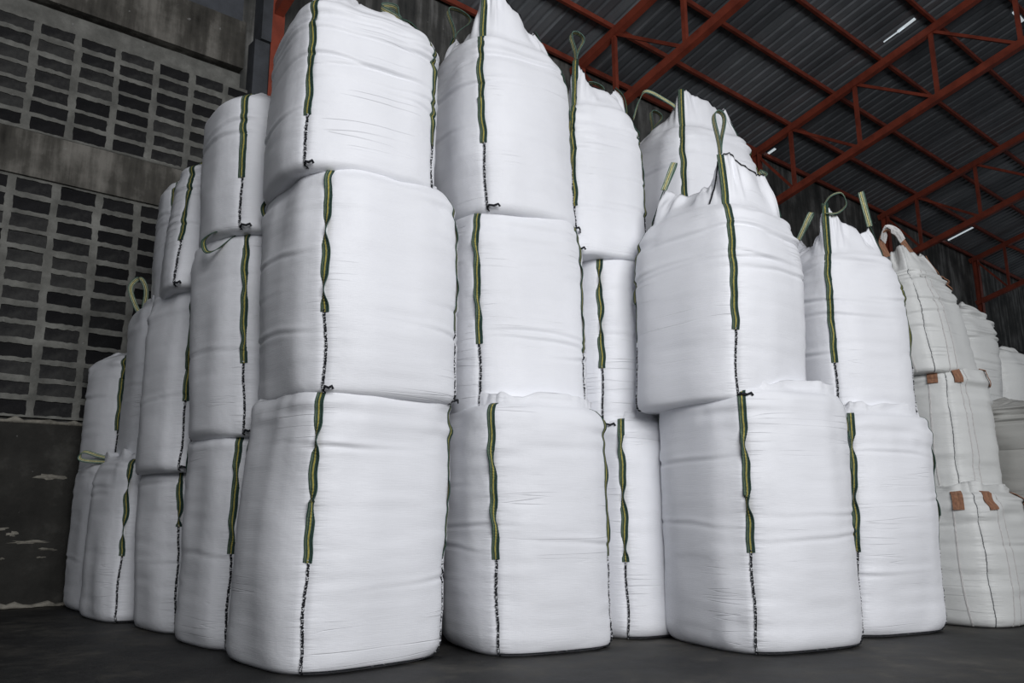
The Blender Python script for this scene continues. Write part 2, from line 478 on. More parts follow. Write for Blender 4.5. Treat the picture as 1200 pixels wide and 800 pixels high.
for d in PUR:
    z = Z0 + d * SLP
    q = MB()
    q.add(([wp(-10, d - .025, z - .05), wp(-10, d + .025, z - .05), wp(-10, d + .025, z + .055), wp(-10, d - .025, z + .055),
            wp(36, d - .025, z - .05), wp(36, d + .025, z - .05), wp(36, d + .025, z + .055), wp(36, d - .025, z + .055)], list(BOXF[:2]) + [(0, 1, 5, 4), (1, 2, 6, 5), (2, 3, 7, 6), (3, 0, 4, 7)]))
    q.add(([wp(-10, d - .005, z - .066), wp(-10, d + .055, z - .066), wp(-10, d + .055, z - .058), wp(-10, d - .005, z - .058),
            wp(36, d - .005, z - .066), wp(36, d + .055, z - .066), wp(36, d + .055, z - .058), wp(36, d - .005, z - .058)], list(BOXF[:2]) + [(0, 1, 5, 4), (1, 2, 6, 5), (2, 3, 7, 6), (3, 0, 4, 7)]))
    q.build('purlin', M['red'], ceil)
# slits where daylight comes through the sheets
def slit(s0, d0, s1, d1, w):
    q = MB()
    zz = lambda d: Z0 + 0.05 + d * SLP
    q.add(([wp(s0, d0, zz(d0)), wp(s0 + w, d0, zz(d0)), wp(s1 + w, d1, zz(d1)), wp(s1, d1, zz(d1))] +
           [wp(s0, d0, zz(d0) + .03), wp(s0 + w, d0, zz(d0) + .03), wp(s1 + w, d1, zz(d1) + .03), wp(s1, d1, zz(d1) + .03)],
           [(3, 2, 1, 0), (4, 5, 6, 7), (0, 1, 5, 4), (1, 2, 6, 5), (2, 3, 7, 6), (3, 0, 4, 7)]))
    o = q.build('skylight_slit', M['skylight'], ceil)
    o['label'] = 'bright slit of daylight in the roof'
slit(24.95, 0.10, 24.95, 0.95, 0.05)
slit(13.91, 3.42, 13.91, 3.85, 0.02)
slit(13.88, 3.72, 13.86, 4.08, 0.07)
slit(14.86, 0.05, 14.86, 0.24, 0.07)
slit(15.75, 5.24, 15.75, 5.30, 0.5)

# ------------------------------------------------------------------ roof frames (trusses with their columns)
LB = {2.45: 'red steel roof truss nearest the block wall, mostly hidden above the tall left stacks',
      8.40: 'red steel roof truss rising just right of the second front stack peak',
      14.24: 'red steel roof truss meeting the wall behind the big right-of-centre bag, crossing mid roof',
      20.60: 'red steel roof truss second from the far end, meeting the wall behind the right stacks',
      26.97: 'farthest red steel roof truss, with its column on the streaked far right wall'}
def truss(s):
    root = empty('roof_truss', W0 + DW * s, WR)
    root['label'] = LB[s]; root['category'] = 'truss'; root['group'] = 'red steel roof trusses along the warehouse'
    up = lambda d: 9.12 + 0.285 * d
    lo = lambda d: 7.66 + 0.288 * d
    w = 0.11
    q = MB().bar(wp(0, -0.05, up(-0.05)), wp(0, DMAX, up(DMAX)), 0.13, 0.15, (0, 0, 1)); q.build('top_chord', M['red'], root)
    q = MB().bar(wp(0, 0.0, lo(0)), wp(0, DMAX, lo(DMAX)), 0.13, 0.15, (0, 0, 1)); q.build('bottom_chord', M['red'], root)
    ds = [1.03, 2.58, 4.2, 5.72, 7.25, 8.8, 10.3]
    for d in ds:
        MB().angle(wp(0, d, lo(d)), wp(0, d, up(d)), 0.075, 0.014, (1, 0, 0)).build('post', M['red'], root)
    prev = 0.1
    for k, d in enumerate(ds):
        MB().angle(wp(0.02, prev, up(prev)), wp(0.02, d, lo(d)), 0.06, 0.012, (1, 0, 0)).build('diagonal_brace', M['red'], root)
        prev = d
    c = MB(); c.box(-0.09, 0.09, -0.02, 0.07, 0.03, 9.1); c.box(-0.09, 0.09, 0.07 - 0.0, 0.085, 0.03, 9.1)
    c = MB()
    c.box(-0.09, 0.09, -0.21, -0.198, 0.03, 9.14); c.box(-0.09, 0.09, -0.062, -0.050, 0.03, 9.14); c.box(-0.007, 0.007, -0.198, -0.062, 0.03, 9.14)
    c.box(-0.13, 0.13, -0.24, -0.04, 0.0, 0.03)
    c.build('column', M['red'], root)
for s in LB: truss(s)

# ------------------------------------------------------------------ bulk bags
# key: (centre x, centre y, base z, half width, height of filled body, yaw, lean x, lean y)
BAGS = {
    'A1': (-1.195, 5.680, 0.000, 0.607, 1.715, 0.729, 0.064, 0.001),
    'A2': (-1.078, 5.627, 1.635, 0.598, 1.545, 0.676, -0.027, -0.018),
    'A3': (-1.181, 5.548, 3.100, 0.552, 1.248, 0.539, 0.010, 0.019),
    'B1': (0.095, 6.208, 0.000, 0.546, 1.666, 0.464, -0.038, 0.001),
    'B2': (-0.008, 6.347, 1.586, 0.536, 1.599, 0.420, -0.037, -0.006),
    'B3': (-0.059, 6.307, 3.104, 0.519, 1.511, 0.576, -0.066, -0.000),
    'C1': (0.983, 6.960, 0.000, 0.548, 1.640, 0.570, -0.011, 0.003),
    'C2': (0.877, 7.028, 1.560, 0.545, 1.476, 0.519, 0.005, -0.000),
    'C3': (0.682, 6.746, 2.956, 0.426, 1.364, 0.442, -0.013, 0.009),
    'D1': (1.807, 6.272, 0.000, 0.602, 1.760, 0.451, 0.002, -0.008),
    'D2': (1.612, 6.274, 1.680, 0.573, 1.494, 0.708, 0.029, -0.013),
    'E1': (2.790, 6.959, 0.000, 0.546, 1.678, 0.420, 0.066, -0.024),
    'E2': (2.859, 6.968, 1.598, 0.458, 1.464, 0.277, 0.013, 0.006),
    'F1': (3.926, 7.453, 0.000, 0.532, 1.079, 0.658, -0.042, 0.027),
    'F2': (3.911, 7.587, 0.999, 0.428, 1.196, 0.589, 0.002, 0.019),
    'F3': (3.794, 7.611, 2.116, 0.459, 0.995, 0.635, -0.079, 0.059),
    'G1': (-1.966, 6.511, 0.000, 0.516, 1.544, 0.759, 0.011, 0.009),
    'G2': (-1.927, 6.426, 1.464, 0.512, 1.593, 0.805, -0.074, -0.025),
    'G3': (-1.941, 6.313, 2.977, 0.503, 1.132, 0.674, -0.030, 0.011),
    'H1': (-2.654, 7.336, 0.000, 0.508, 1.336, 0.768, -0.041, -0.012),
    'H2': (-2.669, 7.181, 1.256, 0.520, 1.573, 0.806, 0.020, 0.012),
    'H3': (-2.575, 7.016, 2.749, 0.505, 1.123, 0.437, 0.064, 0.045),
    'I1': (-3.454, 8.093, 0.000, 0.543, 1.423, 0.760, 0.016, 0.010),
    'I2': (-3.323, 8.152, 1.343, 0.511, 1.617, 0.640, -0.001, -0.001),
    'I3': (-3.163, 8.124, 2.880, 0.491, 1.298, 0.493, 0.000, 0.010),
    'J1': (-4.059, 8.858, 0.000, 0.500, 1.434, 0.726, -0.016, -0.006),
    'J2': (-4.054, 8.890, 1.354, 0.490, 1.214, 0.841, 0.008, 0.010),
    'K1': (1.95, 7.62, 0.0, 0.54, 1.62, 0.55, 0.0, 0.0),
    'K2': (1.93, 7.62, 1.6, 0.54, 1.48, 0.5, 0.0, 0.0),
    'K3': (1.72, 7.45, 3.05, 0.55, 1.36, 0.5, 0.0, 0.0),
    'P1': (4.72, 8.85, 0.0, 0.53, 1.08, 0.6, 0.0, 0.0),
    'P2': (4.72, 8.85, 1.05, 0.53, 1.06, 0.62, 0.0, 0.0),
    'P3': (4.72, 8.88, 2.08, 0.5, 0.95, 0.6, 0.0, 0.0),
    'Q1': (5.6, 9.65, 0.0, 0.55, 1.05, 0.6, 0.0, 0.0),
    'Q2': (5.6, 9.65, 1.02, 0.55, 1.0, 0.6, 0.0, 0.0),
    'Q3': (5.55, 9.6, 1.92, 0.54, 0.8, 0.6, 0.0, 0.0),
    'R1': (5.12, 7.75, 0.0, 0.55, 1.54, 0.55, 0.0, 0.0),
    'R2': (5.1, 7.78, 1.46, 0.56, 0.42, 0.6, 0.0, 0.0),
}

def prof(v, k='base'):
    eb, sb, et, st = {'base': (.07, .10, .08, .13), 'mid': (.05, .09, .15, .19), 'top': (.05, .09, .06, .08), 'flat': (.05, .09, .09, .13)}[k]
    v = np.asarray(v, float)
    lo = np.clip(v / eb, 0, 1); hi = np.clip((1 - v) / et, 0, 1)
    r = 1 - sb * (1 - np.sqrt(1 - (1 - lo) ** 2)) - st * (1 - np.sqrt(1 - (1 - hi) ** 2))
    if k == 'top':
        q = np.clip((v - 0.66) / 0.34, 0, 1); r = r - 0.15 * q ** 1.8
    return r * (0.975 + 0.05 * np.sin(np.pi * np.clip(v, 0, 1) ** 0.85))
def expo(v): return 3.7 - 0.7 * np.sin(np.pi * np.clip(v, 0, 1) ** 0.7)
def sec(th, n):
    c, s = np.cos(th), np.sin(th)
    return np.sign(c) * np.abs(c) ** (2 / n), np.sign(s) * np.abs(s) ** (2 / n)
CORN = [-0.75 * np.pi, -0.25 * np.pi, 0.25 * np.pi, 0.75 * np.pi]      # front, right, back, left

# extra height of the gathered rim between corners: (angle, height, spread)
XP = {'D2': [(-1.95, 0.17, 0.45), (-1.2, 0.10, 0.4)], 'K3': [(-1.8, 0.20, 0.5)], 'B3': [(-1.9, 0.18, 0.45)], 'C3': [(-1.6, 0.05, 0.5)], 'E2': [(-1.7, 0.10, 0.6)],
      'F3': [(-1.57, 0.08, 1.2)]}

class Bag:
    """analytic surface of one bag in its own frame (origin on the base, yaw removed)"""
    def __init__(self, key, crown=None, seed=0, wr=1.0, droop=0.0):
        cx, cy, z, a, h, yaw, sx, sy = BAGS[key]
        self.key = key; self.loc = Vector((cx, cy, z)); self.a = a; self.h = h; self.yaw = yaw
        c, s = math.cos(-yaw), math.sin(-yaw)
        self.lx = sx * c - sy * s; self.ly = sx * s + sy * c
        self.kind = 'flat' if key in ('G3', 'H3', 'I3', 'J2', 'A3', 'R2') else 'top' if crown is not None else 'base' if z == 0 else 'mid'
        self.rise = 0.14 if crown is not None and max(crown) > 0.08 else 0.06
        self.crown = crown; self.seed = seed; self.wr = wr; self.droop = droop
    def wall(self, th, v, disp=True):
        th = np.asarray(th, float); v = np.asarray(v, float)
        x, y = sec(th, expo(v)); r = prof(v, self.kind) * self.a
        x = x * r; y = y * r; z = self.h * v
        p = np.stack([x, y, np.broadcast_to(z, x.shape)], -1)
        if disp:
            nx = np.stack([np.cos(th), np.sin(th)], -1)
            d = 0.020 * vnoise(p, (1.7, 1.7, 1.3), self.seed) + 0.008 * vnoise(p, (4, 4, 3.5), self.seed + 3) + 0.007 * vnoise(p, (7, 7, 0.7), self.seed + 4)
            top = np.clip((v - 0.72) / 0.28, 0, 1); bot = np.clip((0.10 - v) / 0.10, 0, 1)
            d = d + self.wr * (0.004 + (0.028 if self.crown is not None else 0.018) * top ** 1.3) * vnoise(p, (2.4, 2.4, 17), self.seed + 5)
            d = d + self.wr * 0.010 * top * vnoise(p, (9, 9, 9), self.seed + 6)
            # horizontal tucks
            rs = np.random.RandomState(self.seed + 11)
            for k in range(int((15 if self.crown is not None else 5) * self.wr)):
                vz = rs.uniform(0.25 if k < 5 else 0.62, 0.98) * self.h; ph = rs.uniform(-np.pi, np.pi); wd = rs.uniform(0.4, 1.1)
                dth = np.angle(np.exp(1j * (th - ph)))
                zk = vz + 0.025 * np.sin(dth * 2.0 + k) + 0.012 * vnoise(p, (3, 3, 0.1), k)
                d = d - (0.009 if k < 5 else 0.014) * min(self.wr, 1.6) * np.exp(-((z - zk) / 0.014) ** 2) * np.exp(-(dth / wd) ** 2) + 0.006 * np.exp(-((z - zk - 0.03) / 0.02) ** 2) * np.exp(-(dth / wd) ** 2)
            # the seam line is drawn in a little between bulging panels
            cd = np.abs(np.angle(np.exp(1j * 4 * (th - CORN[0])))) / 4
            d = d - 0.012 * np.exp(-(cd / 0.05) ** 2) * (1 - bot)
            d = d * np.clip(v / 0.04, 0, 1)
            if self.droop:
                d = d + self.droop * vnoise(p, (3, 3, 5), self.seed + 21)
            p = p + np.concatenate([nx * d[..., None], 0 * d[..., None]], -1)
        p = p + np.stack([self.lx * v + 0 * th, self.ly * v + 0 * th, 0 * v * th], -1)
        return p
    def peak(self, th):
        pk = 0.035 + 0 * th
        if self.crown is not None:
            pk = self.rise + 0.03 * np.sin(3 * th + self.seed) + 0 * th
            for c, hh, wd in XP.get(self.key, []):
                pk = pk + hh * np.exp(-(np.abs(np.angle(np.exp(1j * (th - c)))) / wd) ** 2)
            for c, hh in zip(CORN, self.crown):
                dth = np.abs(np.angle(np.exp(1j * (th - c))))
                pk = pk + hh * np.exp(-(dth / 0.50) ** 1.5)
        return pk
    def top(self, th, t):
        """t 0..1 from the shoulder up to the gathered rim"""
        th = np.asarray(th, float); t = np.asarray(t, float)
        base = self.wall(th, np.ones_like(th), True)
        cen = np.array([self.lx, self.ly, self.h])
        pk = self.peak(th)
        if self.crown is None:
            k = 0.03 * t; zz = (0.075 + 0.035 * vnoise(np.stack([np.cos(th) * 2, np.sin(th) * 2, 0 * th], -1), (2.0, 2.0, 1), self.seed + 50)) * np.sin(t * np.pi / 2)
        else:
            shape = np.clip(pk / 0.35, 0, 1)
            k = t * (0.52 - 0.30 * shape); zz = pk * t ** (0.75)
        p = base.copy()
        p[..., 0] = cen[0] + (base[..., 0] - cen[0]) * (1 - k)
        p[..., 1] = cen[1] + (base[..., 1] - cen[1]) * (1 - k)
        p[..., 2] = self.h + zz
        amp = (0.022 if self.crown is None else 0.036) * np.sin(np.pi * np.clip(t, 0, 1) * 0.75)
        # folds run up towards the gathered corners
        q = np.stack([np.cos(th) * 3.2, np.sin(th) * 3.2, t * 0.8], -1)
        n = vnoise(q, (2.2, 2.2, 1.0), self.seed + 31) + 0.6 * vnoise(q, (5.0, 5.0, 2.0), self.seed + 32)
        dd = amp * n
        p[..., 0] += np.cos(th) * dd; p[..., 1] += np.sin(th) * dd
        p[..., 2] += (0.35 * dd + (0.5 * amp * vnoise(q, (6, 6, 3), self.seed + 33) if self.crown is not None else 0))
        return p

def build_body(b, nt, nv, mat, parent):
    th = np.linspace(CORN[0], CORN[0] + 2 * np.pi, nt + 1)
    vs = np.unique(np.concatenate([np.linspace(0, 0.07, 7), np.linspace(0.07, 0.93, nv), np.linspace(0.93, 1, 8)]))
    T, V = np.meshgrid(th, vs)
    P = [b.wall(T, V)]
    tt = np.linspace(0, 1, 13 if b.crown is not None else 4)[1:]
    T2, K = np.meshgrid(th, tt)
    Q = b.top(T2, K)
    P.append(Q)
    rim = Q[-1]
    cen = np.array([b.lx, b.ly, b.h + (0.04 if b.crown is None else 0.03)])
    for k in (0.08, 0.3, 0.6, 0.9):
        r = cen + (rim - cen) * (1 - k)
        if b.crown is not None:
            r[:, 2] = cen[2] + (rim[:, 2] - cen[2]) * (1 - k) ** 2.2 + 0.02 * vnoise(r, (7, 7, 7), b.seed + 40)
        P.append(r[None])
    A = np.concatenate(P, 0)
    rows = A.shape[0]
    # closed ring: last column equals first
    verts = A.reshape(-1, 3)
    uvx = np.broadcast_to((th - CORN[0]) / (np.pi / 2), (rows, nt + 1))
    hh = np.concatenate([vs * b.h, b.h + tt * 0.25, b.h + 0.25 + np.array([0.05, 0.1, 0.2, 0.3])])
    uv = np.stack([uvx, np.broadcast_to(hh[:, None], (rows, nt + 1))], -1).reshape(-1, 2)
    W = nt + 1
    faces = []
    for j in range(rows - 1):
        o = j * W
        faces += [(o + i, o + i + 1, o + W + i + 1, o + W + i) for i in range(nt)]
    n = len(verts)
    verts = np.concatenate([verts, A[-1].mean(0)[None], np.array([[0, 0, 0.0]])])
    uv = np.concatenate([uv, [[2, 3]], [[2, 0]]])
    o = (rows - 1) * W
    faces += [(o + i, o + i + 1, n) for i in range(nt)]
    faces += [(i + 1, i, n + 1) for i in range(nt)]
    ob = mesh_obj('body', verts.tolist(), faces, mat, parent, uvs=uv, smooth=True)
    return ob

def ribbon(name, pts, wdir, width, thick, mat, parent, uvy=None, widths=None):
    """flat webbing along pts; wdir (per point) is the across direction"""
    n = len(pts); pts = np.asarray(pts, float); wdir = np.asarray(wdir, float)
    tan = np.gradient(pts, axis=0); tan /= np.linalg.norm(tan, axis=1)[:, None] + 1e-9
    wdir = wdir - tan * (wdir * tan).sum(1)[:, None]
    wdir /= np.linalg.norm(wdir, axis=1)[:, None] + 1e-9
    nor = np.cross(wdir, tan)
    w = np.full(n, width) if widths is None else np.asarray(widths)
    v = []; uv = []; f = []
    L = np.concatenate([[0], np.cumsum(np.linalg.norm(np.diff(pts, axis=0), axis=1))])
    for i in range(n):
        a = wdir[i] * w[i] / 2; t = nor[i] * thick / 2
        v += [pts[i] - a - t, pts[i] + a - t, pts[i] + a + t, pts[i] - a + t]
        uv += [(0, L[i]), (1, L[i]), (1, L[i]), (0, L[i])]
        if i:
            k = (i - 1) * 4
            f += [(k + j, k + (j + 1) % 4, k + 4 + (j + 1) % 4, k + 4 + j) for j in range(4)]
    f += [(3, 2, 1, 0), (4 * n - 4, 4 * n - 3, 4 * n - 2, 4 * n - 1)]
    return mesh_obj(name, [tuple(p) for p in v], f, mat, parent, uvs=uv, smooth=False)

def strap_on_bag(b, ci, mat, lo=0.34, flat=False, loop=None, parent=None, seed=0, w=0.054):
    """webbing sewn up the corner seam; free bags carry it over the gathered top into a standing loop"""
    th = CORN[ci]; rs = np.random.RandomState(seed)
    vv = np.linspace(lo, 1.0, 60)
    base = b.wall(np.full(60, th), vv)
    off = np.array([math.cos(th), math.sin(th), 0])
    tang = np.array([-math.sin(th), math.cos(th), 0])
    zz = vv * b.h
    ph = rs.uniform(0, 6)
    wob = 0.004 * np.sin(zz * 17 + ph) + 0.003 * np.sin(zz * 31 + ph * 2)
    env = np.clip((vv - lo) / 0.05, 0, 1) * np.clip((0.99 - vv) / 0.12, 0, 1)
    sw = np.sin(zz * 8.0 + ph); tw = 1.2 * np.sign(np.sin(zz * 3 + ph)) * np.abs(sw) ** 5 * env * (0.35 if b.crown is not None or ci else 1.0)
    pts = base + off * (0.009 + 0.012 * np.abs(np.sin(tw)))[:, None] + tang * (wob * env)[:, None]
    wd = tang[None] * np.cos(tw)[:, None] + off[None] * np.sin(tw)[:, None]
    if b.crown is not None:
        tt = np.linspace(0.08, 1.0, 14)
        q = b.top(np.full(14, th), tt) + off * 0.020
        pts = np.concatenate([pts, q]); wd = np.concatenate([wd, np.tile(tang, (14, 1))])
    o = ribbon('lifting_strap', pts, wd, w, 0.006, mat, parent)
    if loop is not None:
        # loop: (dx, dy, dz, half-opening, side angle) in WORLD metres from the strap's top
        dx, dy, dz, op, sa = loop
        if b.crown is None:
            p0 = pts[-1] + off * 0.0
        else:
            p0 = pts[-1]
        c, s = math.cos(-b.yaw), math.sin(-b.yaw)
        R = lambda a: np.array([a[0] * c - a[1] * s, a[0] * s + a[1] * c, a[2]])
        u = R((dx, dy, dz)); side = R((math.cos(sa), math.sin(sa), 0.0))
        un = u / np.linalg.norm(u); side = side - un * (side @ un); side /= np.linalg.norm(side)
        n = 44; t = np.linspace(0, 1, n)
        up = np.sin(np.pi * t) ** 0.75
        lat = op * np.sin(2 * np.pi * t) * np.sin(np.pi * t) ** 0.5 * 1.25
        P = p0 + u * up[:, None] + side * lat[:, None]
        P = P + un * 0.0
        wdl = np.cross(un, side)
        W = np.tile(wdl, (n, 1)) + un * (0.25 * np.sin(2 * np.pi * t))[:, None]
        ribbon('strap_loop', P, W, w * 0.9, 0.006, M['strap_loop'] if mat == M['strap'] else mat, o)
    return o

def seam_on_bag(b, ci, mat, parent, seed=0, hi=0.99, fin=0.016, hw=0.008):
    th = CORN[ci]; n = 110
    vv = np.linspace(0.004, hi, n)
    base = b.wall(np.full(n, th), vv)
    rs = np.random.RandomState(seed)
    j = rs.uniform(-1, 1, n); j2 = rs.uniform(0.5, 1.15, n)
    off = np.array([math.cos(th), math.sin(th), 0]); tang = np.array([-math.sin(th), math.cos(th), 0])
    zz = vv * b.h; wav = 0.006 * np.sin(zz * 13 + seed)
    v = []; uv = []; f = []
    for i in range(n):
        c = base[i] + tang * (wav[i] + 0.002 * j[i])
        v += [tuple(c - tang * hw * 1.1 - off * 0.004), tuple(c - tang * hw * 0.8 + off * fin * j2[i]), tuple(c + tang * hw * 0.8 + off * fin * j2[i] * 0.8), tuple(c + tang * hw * 1.1 - off * 0.004)]
        uv += [(0, zz[i]), (0.33, zz[i]), (0.66, zz[i]), (1, zz[i])]
        if i:
            k = (i - 1) * 4
            f += [(k + q, k + q + 1, k + 5 + q, k + 4 + q) for q in range(3)]
    return mesh_obj('corner_seam', v, f, mat, parent, uvs=uv, smooth=False)

def rim_seam(b, th0, th1, t, parent, mat, r=0.006, name='top_seam'):
    n = 60; th = np.linspace(th0, th1, n)
    P = b.top(th, np.full(n, t)) if t > 0 else b.wall(th, np.full(n, 0.012)) + np.stack([np.cos(th), np.sin(th), 0 * th], -1) * 0.004
    v = []; f = []
    for i in range(n):
        ou = np.array([math.cos(th[i]), math.sin(th[i]), 0])
        for k in range(4):
            a = k * math.pi / 2 + math.pi / 4
            v.append(tuple(P[i] + ou * (r * math.cos(a) + r * 0.8) + np.array([0, 0, r * math.sin(a)])))
        if i:
            q = (i - 1) * 4
            f += [(q + j, q + (j + 1) % 4, q + 4 + (j + 1) % 4, q + 4 + j) for j in range(4)]
    uv = [(k % 4 / 4, (k // 4) * 0.02) for k in range(len(v))]
    return mesh_obj(name, v, f, mat, parent, uvs=uv, smooth=False)

def flop_strap(b, ci, pts_w, parent, mat, w=0.05, wdir=(0, 0, 1)):
    """a strap loop lying out sideways, points given in the bag's own frame relative to the top of corner ci"""
    p0 = b.wall(np.array([CORN[ci]]), np.array([0.99]))[0]
    c, s = math.cos(-b.yaw), math.sin(-b.yaw)
    P = []
    for (x, y, z) in pts_w:
        P.append(p0 + np.array([x * c - y * s, x * s + y * c, z]))
    P = np.array(P)
    # Catmull-Rom
    out = []
    E = np.concatenate([[2 * P[0] - P[1]], P, [2 * P[-1] - P[-2]]])
    for i in range(1, len(E) - 2):
        for t in np.linspace(0, 1, 8, endpoint=False):
            out.append(0.5 * ((2 * E[i]) + (-E[i - 1] + E[i + 1]) * t + (2 * E[i - 1] - 5 * E[i] + 4 * E[i + 1] - E[i + 2]) * t * t + (-E[i - 1] + 3 * E[i] - 3 * E[i + 1] + E[i + 2]) * t ** 3))
    out.append(P[-1])
    wx = np.array([wdir[0] * c - wdir[1] * s, wdir[0] * s + wdir[1] * c, wdir[2]])
    return ribbon('strap_loop', out, np.tile(wx, (len(out), 1)), w, 0.006, mat, parent)

# key -> label, group, style, crown peaks (front, right, back, left), strap lower ends, loops {corner: (dx,dy,dz,opening,side angle)}
GA, GF = 'green-strapped white bulk bags', 'brown-strapped grey bulk bags'
SPEC = {
 'A1': dict(l='nearest white bulk bag on the floor, carrying the two bags of the front left stack', lo=0.37),
 'A2': dict(l='big bulging white bulk bag in the middle of the nearest, front left stack', lo=0.33),
 'A3': dict(l='white bulk bag topping the nearest stack, cut off by the upper picture edge', cr=(0.10, 0.05, 0.05, 0.05), lo=0.30, loops={0: (0.0, 0, 0.22, 0.05, 0.6), 1: (-0.12, 0.05, 0.16, 0.06, 0.4)}),
 'B1': dict(l='white floor bulk bag just right of the nearest one, strap near its left edge', lo=0.37),
 'B2': dict(l='middle white bulk bag of the second front stack, twisted strap near its left edge', lo=0.33),
 'B3': dict(l='white bulk bag topping the second front stack, peaked towards the upper picture edge', cr=(0.42, 0.14, 0.10, 0.16), lo=0.36, loops={0: (0, 0, 0.26, 0.04, 0.6), 3: (0.05, 0, 0.27, 0.10, 0.5)}),
 'C1': dict(l='narrow-looking white floor bulk bag wedged in the shaded gap between two wide ones', lo=0.34),
 'C2': dict(l='middle white bulk bag in the gap left of the big right-hand bag', lo=0.33),
 'C3': dict(l='top white bulk bag in the gap, thin loops standing on its peaked top', cr=(0.28, 0.12, 0.16, 0.08), lo=0.30, loops={0: (0.02, 0, 0.26, 0.060, 0.5), 2: (0.02, 0, 0.28, 0.085, 0.4), 3: (0, 0, 0.22, 0.05, 0.4)}),
 'K1': dict(l='white bulk bag on the floor hidden behind the wide right-of-centre stack', lo=0.34),
 'K2': dict(l='white bulk bag at mid height hidden behind the wide right-of-centre stack', lo=0.34),
 'K3': dict(l='white bulk bag top behind the big right-hand one, strap draped from a bent loop', cr=(0.20, 0.20, 0.12, 0.10), lo=0.25, loops={3: (0.06, 0, 0.22, 0.06, 0.4)}),
 'D1': dict(l='wide white floor bulk bag right of centre, twisted strap down its middle', lo=0.37),
 'D2': dict(l='big upper white bulk bag right of centre with tall strap loop and ragged peaked top', cr=(0.24, 0.22, 0.16, 0.16), lo=0.33, loops={0: (0.01, 0, 0.36, 0.045, 0.35), 3: (0.10, 0, 0.24, 0.016, 1.2), 1: (0.02, 0.1, 0.10, 0.03, 0.5)}),
 'E1': dict(l='white floor bulk bag right of the wide right-of-centre one, strap along its left edge', lo=0.37),
 'E2': dict(l='upper white bulk bag on the right, strap loop curling sideways over its top', cr=(0.26, 0.14, 0.12, 0.14), lo=0.34, loops={3: (0.14, 0, 0.26, 0.02, 1.0), 1: (-0.05, 0, 0.32, 0.02, 1.0)}),
 'F1': dict(l='grey-white floor bulk bag far right with brown tabs at its top', st='brown', wr=2.2),
 'F2': dict(l='middle grey-white bulk bag of the far right stack, brown tabs at its top', st='brown', wr=2.2),
 'F3': dict(l='top grey-white bulk bag far right with a brown and white carrying handle', st='brown', cr=(0.05, 0.05, 0.03, 0.09), wr=1.5),
 'P1': dict(l='pale bulk bag on the floor hidden behind the brown-tabbed stack', st='plain'),
 'P2': dict(l='pale bulk bag at mid height hidden behind the brown-tabbed stack', st='plain'),
 'P3': dict(l='wrinkled pale bulk bag top peeping out behind the top brown-tabbed bag', st='plain', cr=(0.06, 0.08, 0.05, 0.05), wr=2.0),
 'Q1': dict(l='pale floor bulk bag of the farthest right stack, hidden by nearer bags', st='plain'),
 'Q2': dict(l='pale middle bulk bag of the farthest right stack, hidden by nearer bags', st='plain'),
 'Q3': dict(l='rounded pale bulk bag topping the farthest right stack under the dark ledge', st='plain', cr=(0.05, 0.03, 0.03, 0.05)),
 'R1': dict(l='dusty grey bulk bag at the right picture edge, under the crumpled one', st='dusty'),
 'R2': dict(l='crumpled half-empty grey bulk bag on top of the dusty one, right picture edge', st='dusty', cr=(0.02, 0.02, 0.02, 0.02), wr=3.0, droop=0.05),
 'G1': dict(l='white floor bulk bag directly left of the nearest stack', lo=0.42),
 'G2': dict(l='middle white bulk bag left of the nearest stack, green loop flopped out leftwards', lo=0.33),
 'G3': dict(l='top white bulk bag directly left of the nearest stack, strap from its flat top', cr=(0.03, 0.03, 0.03, 0.03), lo=0.36),
 'H1': dict(l='floor white bulk bag, third from the front left corner going to the wall', lo=0.62),
 'H2': dict(l='middle white bulk bag in the third stack going left to the wall', lo=0.36),
 'H3': dict(l='top white bulk bag in the third stack going left, slanting green strap', cr=(0.04, 0.03, 0.03, 0.03), lo=0.36),
 'I1': dict(l='white floor bulk bag in the fourth stack going left, dark strap slanting down', lo=0.40),
 'I2': dict(l='middle white bulk bag in the fourth stack going left, loop at its top', lo=0.34),
 'I3': dict(l='top white bulk bag in the fourth stack going left, sliver beside the block wall', cr=(0.03, 0.03, 0.02, 0.03), lo=0.34),
 'J1': dict(l='leftmost white floor bulk bag, beside the dark wall', lo=0.40),
 'J2': dict(l='leftmost upper white bulk bag, round-topped, beside the block wall', cr=(0.02, 0.02, 0.02, 0.02), lo=0.34),
}
rng = random.Random(4)
NEAR = set('A1 A2 A3 B1 B2 B3 D1 D2 E1 E2'.split())
